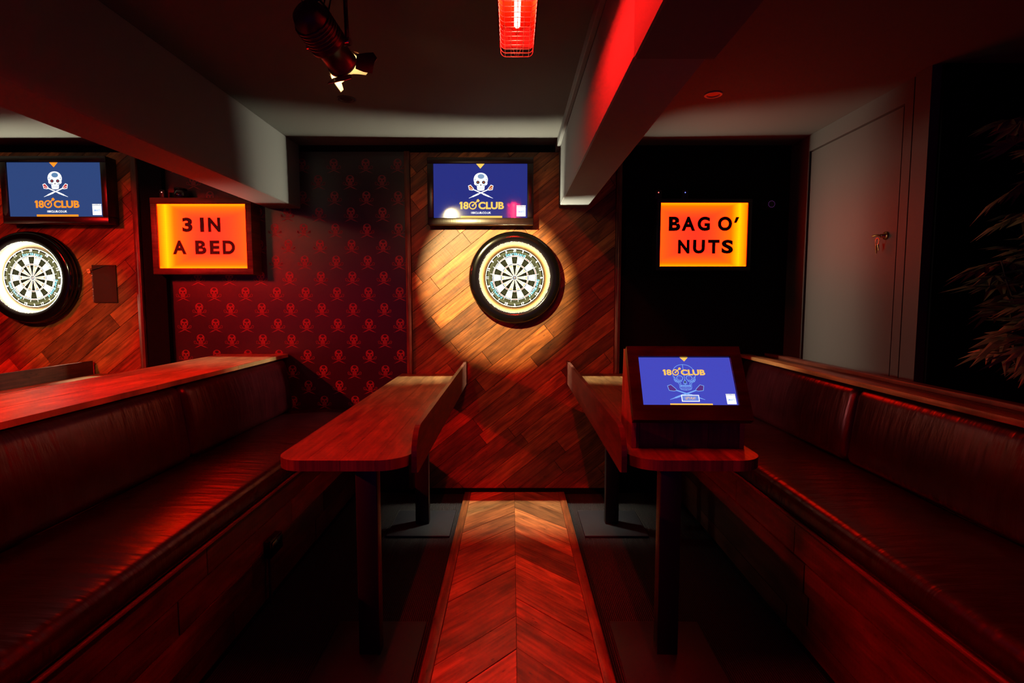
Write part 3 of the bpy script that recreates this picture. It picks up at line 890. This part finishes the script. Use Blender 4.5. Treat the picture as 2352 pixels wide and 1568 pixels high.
# ------------------------------------------------------------------ benches
def bench(sx, label, splits, seed):
    """sx=-1 left, +1 right"""
    X = lambda a: CX + sx * a
    def bx(mb, a, b, *r, **k): mb.bbox(min(X(a), X(b)), max(X(a), X(b)), *r, **k)
    t = thing('bench', label, 'bench', (X(1.5), 2.0, 0), 'leather benches along the bay')
    y0, y1 = splits[0], splits[-1]
    rg = random.Random(seed)
    mb = MB()
    # plank front
    fxp = X(1.255)
    planks(mb, rect(y0, y1, .05, .585), 0.0, lambda: .132, lambda: rg.uniform(.5, 1.3), lambda s, q, d: (fxp + sx * (.02 - d), s, q), .02, rg, gap=.004, var=.5, jit=.004)
    mb.build('plank_front', M['benchwood'], t)
    mb = MB(); bx(mb, 1.235, 1.262, y0, y1, .572, .587, r=.003, seg=2, tone=(2.2, 1.8, 1.8)); mb.build('front_rail', M['benchwood'], t)
    mb = MB(); bx(mb, 1.278, 1.80, y0, y1, 0.0, .585, r=0); mb.build('base', M['black_metal'], t)
    seat_splits = [y0, .9, y1] if sx < 0 else [y0, 1.0, y1]
    for a, b in zip(seat_splits[:-1], seat_splits[1:]):
        mb = MB()
        def sag(v):
            f = max(0.0, min(1.0, (abs(v.x - CX) - 1.23) / .5))
            return (v.x, v.y, v.z + (.012 * math.sin(PI * f) if v.z > .64 else 0) + (.004 * math.sin(v.y * 7 + f * 3) * f if v.z > .64 else 0))
        bx(mb, 1.225, 1.80, a + .002, b - .002, .588, .70, r=.042, seg=6, fn=sag, cuts=30)
        mb.build('seat_cushion', M['leather'], t)
    for a, b in zip(splits[:-1], splits[1:]):
        mb = MB()
        def lean(v):
            f = (v.z - .70) / .40
            puff = .022 * math.sin(PI * max(0, min(1, f))) * (1 if abs(v.x - CX) < 1.79 else 0)
            e = min(1.0, min(v.y - a, b - v.y) / .12)
            puff *= max(0.0, e)
            return (v.x + sx * (.055 * f - puff), v.y, v.z)
        bx(mb, 1.725, 1.86, a + .001, b - .001, .702, 1.105, r=.048, seg=7, fn=lean, cuts=14)
        mb.build('backrest_cushion', M['leather'], t)
    mb = MB(); bx(mb, 1.80, 1.80 + .05, y0, y1, 0.0, .70, r=0); bx(mb, 1.90, 1.95, y0, y1, 0.0, 1.095, r=0); mb.build('back_panel', M['black_metal'], t)
    return t
bench(-1, 'oxblood leather bench along the left side with red highlight on its seat', [-.6, .25, 1.45, 2.76, 4.06], 31)
bench(1, 'oxblood leather bench along the right side below the door', [-.6, .2, 1.42, 2.70, 4.06], 37)
# ledges on top of the bench backs
led = thing('wooden_ledge', 'wide worn wooden ledge on top of the left bench back', 'ledge', (CX - 2.05, 2.0, 1.10), 'ledges over the bench backs')
mb = MB(); rg = random.Random(12)
planks(mb, rect(-2.30, -1.775, -.6, YB - .02), PI / 2, lambda: .132, lambda: rg.uniform(1.6, 2.6), lambda s, q, d: (s, q, 1.108 + d), .026, rg, gap=.002, var=.22, jit=.0008)
mb.build('boards', M['ledge'], led)
mb = MB(); mb.box(-2.29, -2.0, -.6, YB - .03, 0, 1.107); mb.build('supporting_cabinet', M['black_wall'], led)
led = thing('wooden_ledge', 'narrow wooden ledge with raised rail on top of the right bench back', 'ledge', (CX + 1.95, 2.0, 1.10), 'ledges over the bench backs')
mb = MB()
mb.bbox(1.80, 1.885, -.6, YB - .02, 1.108, 1.134, .003, 2, tone=(1, .8, .7)); mb.build('front_board', M['ledge'], led)
mb = MB(); mb.bbox(1.888, 2.15, -.6, YB - .02, 1.1085, 1.1185, .003, 2); mb.build('back_board', M['darkwood'], led)
mb = MB(); mb.bbox(2.00, 2.06, -.6, YB - .02, 1.1185, 1.142, .004, 2, tone=(1.6, 1.3, 1.2)); mb.build('raised_rail', M['darkwood'], led)

# socket on the bench front
so = thing('power_socket', 'black power socket box on the left bench front planks', 'socket', (CX - 1.25, 2.58, .32))
sxx = CX - 1.255
mb = MB(); mb.bbox(sxx + .003, sxx + .040, 2.50, 2.63, .275, .365, .005, 2); sb = mb.build('box', M['gloss_black'], so)
mb = MB(); mb.bbox(sxx + .0402, sxx + .046, 2.508, 2.622, .283, .357, .003, 2); mb.build('face_plate', M['gloss_black'], sb)
mb = MB(); mb.tube([(sxx + .018, 2.53, .278), (sxx + .018, 2.53, .16), (sxx + .018, 2.528, .03)], .008, 8); mb.build('conduit', M['benchwood'], so)

# ------------------------------------------------------------------ heaters
def heater(loc, label):
    t = thing('infrared_heater', label, 'heater', loc, 'ceiling infrared heaters')
    x, yc, _ = loc
    ya, yb = yc - .75, yc + .40
    zt = 2.622
    mb = MB()
    # trough: outer body and inner gold reflector
    prof_o = [(-.072, 2.598), (-.078, 2.64), (-.06, 2.70), (-.02, 2.715), (.02, 2.715), (.06, 2.70), (.078, 2.64), (.072, 2.598)]
    prof_i = [(-.068, 2.599), (-.072, 2.64), (-.055, 2.685), (-.02, 2.672), (0, 2.648), (.02, 2.672), (.055, 2.685), (.072, 2.64), (.068, 2.599)]
    mb.grid([[(x + a, y, z) for a, z in prof_o] for y in (ya, yb)], 0, smooth=False)
    for y in (ya, yb):
        mb.face([(x + a, y, z) for a, z in prof_o], 0)
    mb.box(x - .012, x + .012, ya + .1, ya + .13, 2.714, ZC); mb.box(x - .012, x + .012, yb - .13, yb - .10, 2.714, ZC)
    hs = mb.build('housing', M['heater_body'], t)
    mb = MB(); mb.grid([[(x + a, y, z) for a, z in prof_i] for y in (ya + .006, yb - .006)], 0, smooth=False)
    mb.build('reflector', M['gold'], hs)
    mb = MB(); mb.tube([(x, ya + .10, zt), (x, ya + .12, zt), (x, yb - .15, zt), (x, yb - .13, zt), (x, yb - .115, zt)], [.006, .0115, .0115, .0115, .003], 14)
    mb.build('heating_tube', M['tube'], hs)
    mb = MB()
    # wire cage: hoops, long wires, tapering foot
    def hoop(y, w, zb, zt_): 
        p = [(x - w, y, zt_)]
        p += [(x - w + .004, y, zb + .03)]
        for k in range(5):
            a = PI + k / 4 * PI / 2; p.append((x - w + .026 + .022 * math.cos(a), y, zb + .022 + .022 * math.sin(a)))
        q = [(2 * x - a, b, c) for a, b, c in reversed(p)]
        return p + q
    n = 34
    for k in range(n + 1):
        f = k / n; y = ya + (yb - ya) * f
        mb.tube(hoop(y, .071, 2.562, 2.612), .0013, 5)
    for a in (-.048, -.024, 0, .024, .048):
        mb.tube([(x + a, ya, 2.562), (x + a, yb, 2.562)], .0013, 5)
    for s_ in (-1, 1):
        mb.tube([(x + s_ * .0675, ya, 2.590), (x + s_ * .0675, yb, 2.590)], .0013, 5)
        mb.tube([(x + s_ * .071, ya, 2.611), (x + s_ * .071, yb, 2.611)], .002, 5)
        mb.tube([(x + s_ * .05, yb - .10, 2.635), (x + s_ * .006, yb - .002, 2.566)], .002, 5)
    mb.build('wire_cage', M['chrome_wire'], t)
    return t
H1 = heater((CX, 1.852, ZC - .19), 'glowing red infrared heater with wire cage on the ceiling above the runway')
H2 = dup(H1, (CX + BAY, 1.852, ZC - .19), None, 'glowing red ceiling heater of the neighbouring left bay, outside the photo')

# the left bay's heater burns hotter
for ch in H2.children_recursive:
    if ch.name.startswith('heating_tube'):
        ch.data = ch.data.copy(); ch.data.materials[0] = pmat('hotter_glowing_tube', (0.1, 0.02, 0.01), 0.4, emit=HEATC, es=HEAT * 6.0)

# ------------------------------------------------------------------ theatre spotlight
def spotlight(pos, target, label, power, size, blend):
    t = thing('stage_spotlight', label, 'spotlight', pos, 'stage spotlights')
    P = Vector(pos); ax = (Vector(target) - P).normalized()
    u = ax.cross(Vector((0, 0, 1))).normalized(); w = u.cross(ax)
    mp = lambda s, q, d: tuple(P + u * s + w * q + ax * d)
    mb = MB()
    mb.lathe([(0, -.165), (.03, -.162), (.052, -.148), (.064, -.12), (.068, -.09), (.068, -.02), (.071, -.018), (.071, -.006), (.060, -.002), (.056, .0),
              (.056, .085), (.060, .087), (.060, .100), (.052, .100), (.050, .06), (.050, .03)], mp, 32)
    bod = mb.build('lamp_body', M['black_metal'], t)
    mb = MB(); mb.lathe([(0, .045), (.03, .047), (.049, .04)], mp, 24); mb.build('lens', M['lens'], bod)
    mb = MB()
    for k in range(6):
        mb.lathe([(.068, -.11 + k * .014), (.0715, -.108 + k * .014), (.0715, -.104 + k * .014), (.068, -.102 + k * .014)], mp, 24)
    mb.build('cooling_fins', M['black_metal'], bod)
    # yoke to the ceiling
    mb = MB()
    A = P + u * .078; B = P - u * .078
    top = Vector((P.x + .02, P.y - .03, P.z + .17))
    for S in (A, B):
        mb.tube([S, S + Vector((0, 0, .05)), top + (S - P) * .8 - Vector((0, 0, .02)), top + (S - P) * .3], .008, 8)
    mb.tube([top + u * .03, top - u * .03], .012, 8)
    mb.tube([top, (top.x, top.y, ZC)], .014, 10)
    mb.build('yoke', M['black_metal'], t)
    for s_ in (-1, 1):
        mb = MB(); mb.tube([P + u * (s_ * .066), P + u * (s_ * .092)], .014, 12); mb.build('tilt_knob', M['chrome'], t)
    mb = MB()
    tail = P - ax * .15
    for o_ in (-.01, .012):
        mb.tube([tail + u * o_, tail - ax * .04 + Vector((0.02 + o_, 0, .05)), Vector((top.x - .02 + o_, top.y, top.z - .06)), Vector((top.x + o_, top.y, top.z + .02))], .004, 6)
    mb.build('cable', M['black_metal'], t)
    # four barn doors with ragged foil edges, pale inside
    rg = random.Random(2)
    for k in range(4):
        a = k * PI / 2 + .12
        e1 = (math.cos(a), math.sin(a)); e2 = (-math.sin(a), math.cos(a))
        open_ = (1.15, .16, -.10, 1.95)[k]
        ln = (.07, .135, .085, .045)[k]
        def bp(s, q, off, open_=open_, e1=e1, e2=e2):
            r = .058 + q * math.sin(open_) + off * math.cos(open_); d = .100 + q * math.cos(open_) - off * math.sin(open_)
            return mp(e1[0] * r + e2[0] * s, e1[1] * r + e2[1] * s, d)
        poly = [(-.036, 0), (.036, 0), (.050, ln * .5), (.056, ln * .9), (.03, ln * (1 + rg.uniform(-.1, .15))), (.008, ln * (.92 + rg.uniform(-.1, .1))),
                (-.018, ln * (1.05 + rg.uniform(-.1, .1))), (-.05, ln * .93), (-.047, ln * .45)]
        mb = MB()
        mb.prism(poly, bp, .0015, .0025, 0)
        mb.prism([(x * .94, .003 + y * .95) for x, y in poly], bp, .0, .0014, 1)
        mb.build('barn_door', [M['black_metal'], M['foil']], bod)
    for k in range(2):
        a = (1.1, 2.7)[k]
        mb = MB()
        def fp(s, q, off, a=a):
            r = .063 + off + .02 * math.sin(q * 40); d = .085 + q
            return mp(math.cos(a) * r - math.sin(a) * s, math.sin(a) * r + math.cos(a) * s, d)
        mb.prism([(-.02, 0), (.015, -.005), (.022, .02), (.006, .017), (.016, .04), (-.012, .034), (-.008, .018), (-.024, .02)], fp, 0, .001)
        mb.build('foil_flap', M['foil'], bod)
    ld = bpy.data.lights.new('spot_beam', 'SPOT')
    ld.energy = power; ld.color = (1.0, .80, .34); ld.spot_size = size; ld.spot_blend = blend; ld.shadow_soft_size = .004
    lo = bpy.data.objects.new('spot_beam', ld); C.objects.link(lo)
    lo.parent = t; lo.location = ax * .052
    lo.rotation_euler = ax.to_track_quat('-Z', 'Y').to_euler()
    return t
spotlight((-.70, 2.08, 2.53), (-.16, 4.10, 1.72), 'black stage spotlight with bright barn doors hanging from the ceiling', SPOTW, math.radians(32), .5)
spotlight((CX + BAY + .9, 1.2, 2.53), (-3.42, 4.10, 1.46), 'black stage spotlight of the neighbouring left bay, outside the photo', SPOTW * .14, math.radians(20), .6)

# ------------------------------------------------------------------ small ceiling and wall fittings
def ceiling_can(x, y, r, label, rim, name):
    t = thing(name, label, 'ceiling light', (x, y, ZC))
    mp = lambda s, q, d: (x + s, y + q, ZC - d)
    mb = MB(); mb.lathe([(r, .0005), (r, .004), (r * .92, .007), (r * .72, .006), (r * .66, .001)], mp, 36); mb.build('rim', rim, t)
    mb = MB(); mb.lathe([(0, .0006), (r * .68, .0012)], mp, 36); mb.build('dark_opening', M['black_metal'], t)
ceiling_can(1.17, 3.14, .052, 'round unlit recessed downlight in the ceiling right of the beam', M['fitting'], 'recessed_downlight')
ceiling_can(-.985, 3.21, .054, 'round black recessed fitting in the ceiling below the stage spotlight', M['black_metal'], 'recessed_fitting')

def led_device(x, y, z, label, col, name, w=.05):
    t = thing(name, label, 'device', (x, y, z))
    mb = MB(); mb.bbox(x - w / 2, x + w / 2, y, y + .045, z, z + .07, .006, 2); mb.build('casing', M['black_metal'], t)
    mb = MB(); mp = wall_map(x, z + .05, y)
    mb.lathe([(0, .0035), (.0028, .003), (.004, .0002)], mp, 12); mb.build('indicator_light', pmat(name + '_led', (.1, .1, .1), .4, emit=col, es=3), t)
ztop_r = 2.055 + .239 + .03
led_device(1.115, YB - .09, ztop_r, 'small black box with red light on top of the sign at right', (1, .12, .1), 'indicator_box')
led_device(1.318, YB - .09, ztop_r, 'small black box with blue light on top of the sign at right', (.12, .16, 1), 'indicator_box')
ztop_l = 2.040 + .24 + .046
led_device(-2.665, YB - .09, ztop_l, 'small black box with red light on top of the sign at left', (1, .25, .2), 'indicator_box', .04)
gl = thing('glass_jar', 'squat dark glossy jar on top of the 3 IN A BED sign', 'jar', (-2.56, YB - .07, ztop_l))
mp = lambda s, q, d: (-2.53 + s, YB - .07 + q, ztop_l + d)
mb = MB(); mb.lathe([(0, .001), (.04, .001), (.048, .012), (.05, .045), (.042, .06), (.04, .068), (0, .068)], mp, 24); mb.build('body', M['glass_dark'], gl)
mb = MB(); mb.lathe([(0, .0682), (.043, .0682), (.043, .08), (0, .082)], mp, 24); mb.build('lid', M['gloss_black'], gl)
sc_ = thing('security_camera', 'small round black camera with faint ring of lights, right of the BAG O NUTS sign', 'camera', (1.985, YB, 2.29))
mp = wall_map(1.985, 2.29, YB)
mb = MB(); mb.lathe([(.045, .001), (.045, .012), (.032, .02), (.032, .07), (.028, .075), (0, .074)], mp, 28); mb.build('housing', M['black_metal'], sc_)
mb = MB()
for k in range(14):
    a = 2 * PI * k / 14
    mb.flat(ellipse(.024 * math.cos(a), .024 * math.sin(a), .0025, .0025, 8), mp, .0765)
mb.build('infrared_lights', pmat('infrared_glow', (.05, .02, .06), .5, emit=(.25, .05, .35), es=.35), sc_)

# notepad and dart on the left panel
nt_ = thing('spiral_notepad', 'dark lined spiral notepad hanging on the left plank panel', 'notepad', (-3.175, YW, 1.54))
mp = lambda s, q, d: (-3.175 + s, YW - d, 1.685 + q)
mb = MB(); mb.prism(rect(-.088, .095, -.145, .145), mp, .003, .012)
for k in range(24): mb.flat(rect(-.075, .06, .075 - k * .009, .0775 - k * .009), mp, .0126, 1)
mb.flat(rect(.05, .085, .130, .137), mp, .0126, 2)
mb.build('pages', [M['paper'], M['ink'], M['sisal_red']], nt_)
mb = MB()
for k in range(22):
    q = .085 - k * .0105
    mb.tube([mp(-.082, q, .012), mp(-.088, q, .018), mp(-.096, q, .013), mp(-.096, q, .003)], .0018, 5)
mb.build('spiral_binding', M['chrome'], nt_)
da = thing('dart', 'dart with orange flight lying across the top of the notepad', 'dart', (-3.22, YW - .02, 1.80))
P0, P1 = Vector((-3.155, YW - .016, 1.825)), Vector((-3.268, YW - .02, 1.788))
mb = MB(); mb.tube([P0, P0 + (P1 - P0) * .2, P0 + (P1 - P0) * .22, P0 + (P1 - P0) * .6, P1], [.001, .0016, .0036, .0036, .0022], 8); mb.build('barrel', M['black_metal'], da)
mb = MB()
dv = (P1 - P0).normalized(); nv = dv.cross(Vector((0, 1, 0))).normalized()
for n_ in (nv, Vector((0, -1, 0)) * .6, -nv, ):
    b = P1 + dv * .002
    mb.face([b, b + dv * .004 + n_ * .016, b + dv * .022 + n_ * .018, b + dv * .028]); 
mb.build('flight', pmat('orange_flight', (.75, .22, .08), .5), da, recalc=False)

# ------------------------------------------------------------------ plant at the right edge
pl = thing('potted_plant', 'tall dark palmate-leaved plant at the right edge behind the bench ledge', 'plant', (2.21, 2.12, 1.119))
mp = lambda s, q, d: (2.21 + s, 2.12 + q, 1.119 + d)
mb = MB(); mb.lathe([(0, .0), (.07, .0), (.075, .02), (.092, .15), (.098, .155), (.098, .17), (.086, .17), (.084, .14), (0, .14)], mp, 28); mb.build('pot', M['gloss_black'], pl)
rg = random.Random(17)
stm = MB(); lf = MB()
def leaflet(o, d, n, L, W):
    s = d.cross(n).normalized()
    a = o; b1 = o + d * L * .45 + s * W - n * .006; b2 = o + d * L * .45 - s * W - n * .006; m = o + d * L * .5; e = o + d * L - n * L * .18
    lf.face([a, b1, m]); lf.face([b1, e, m]); lf.face([a, m, b2]); lf.face([m, e, b2])
def palm(o, d, size):
    d = d.normalized()
    up = Vector((rg.uniform(-.4, .4), rg.uniform(-.4, .4), 1)).normalized()
    s = d.cross(up).normalized(); n = s.cross(d).normalized()
    for k in range(-3, 4):
        a = k * .42
        leaflet(o, (d * math.cos(a) + s * math.sin(a)).normalized(), n, size * (1 - .16 * abs(k)), size * .10)
base = Vector((2.21, 2.12, 1.27))
for k in range(12):
    ang = rg.uniform(0, 2 * PI)
    hgt = (1.0, .95, .8, .85, .62, .65, .45, .5, .3, .28, .15, .12)[k]
    tip = base + Vector((math.cos(ang) * .12 - .10, math.sin(ang) * .12 - .02, hgt))
    mid = base + (tip - base) * .5 + Vector((math.cos(ang) * .05, math.sin(ang) * .05, .03))
    pts = [base * ((1 - f) ** 2) + mid * (2 * f * (1 - f)) + tip * (f * f) for f in [j / 8 for j in range(9)]]
    stm.tube(pts, [.007 - .0006 * j for j in range(9)], 6)
    for j in range(2, 9):
        for q in range(3 if hgt > .3 else 2):
            a2 = rg.uniform(0, 2 * PI)
            dv = Vector((math.cos(a2), math.sin(a2), rg.uniform(-.7, .25)))
            st = pts[j] + dv.normalized() * rg.uniform(.03, .07)
            stm.tube([pts[j], st], .0018, 4, caps=False)
            palm(st, dv, rg.uniform(.115, .19))
stm.build('stems', M['stem'], pl)
lf.build('foliage', M['leaf'], pl, recalc=False)

for o in bpy.data.objects:
    if '_base' in o: del o['_base']
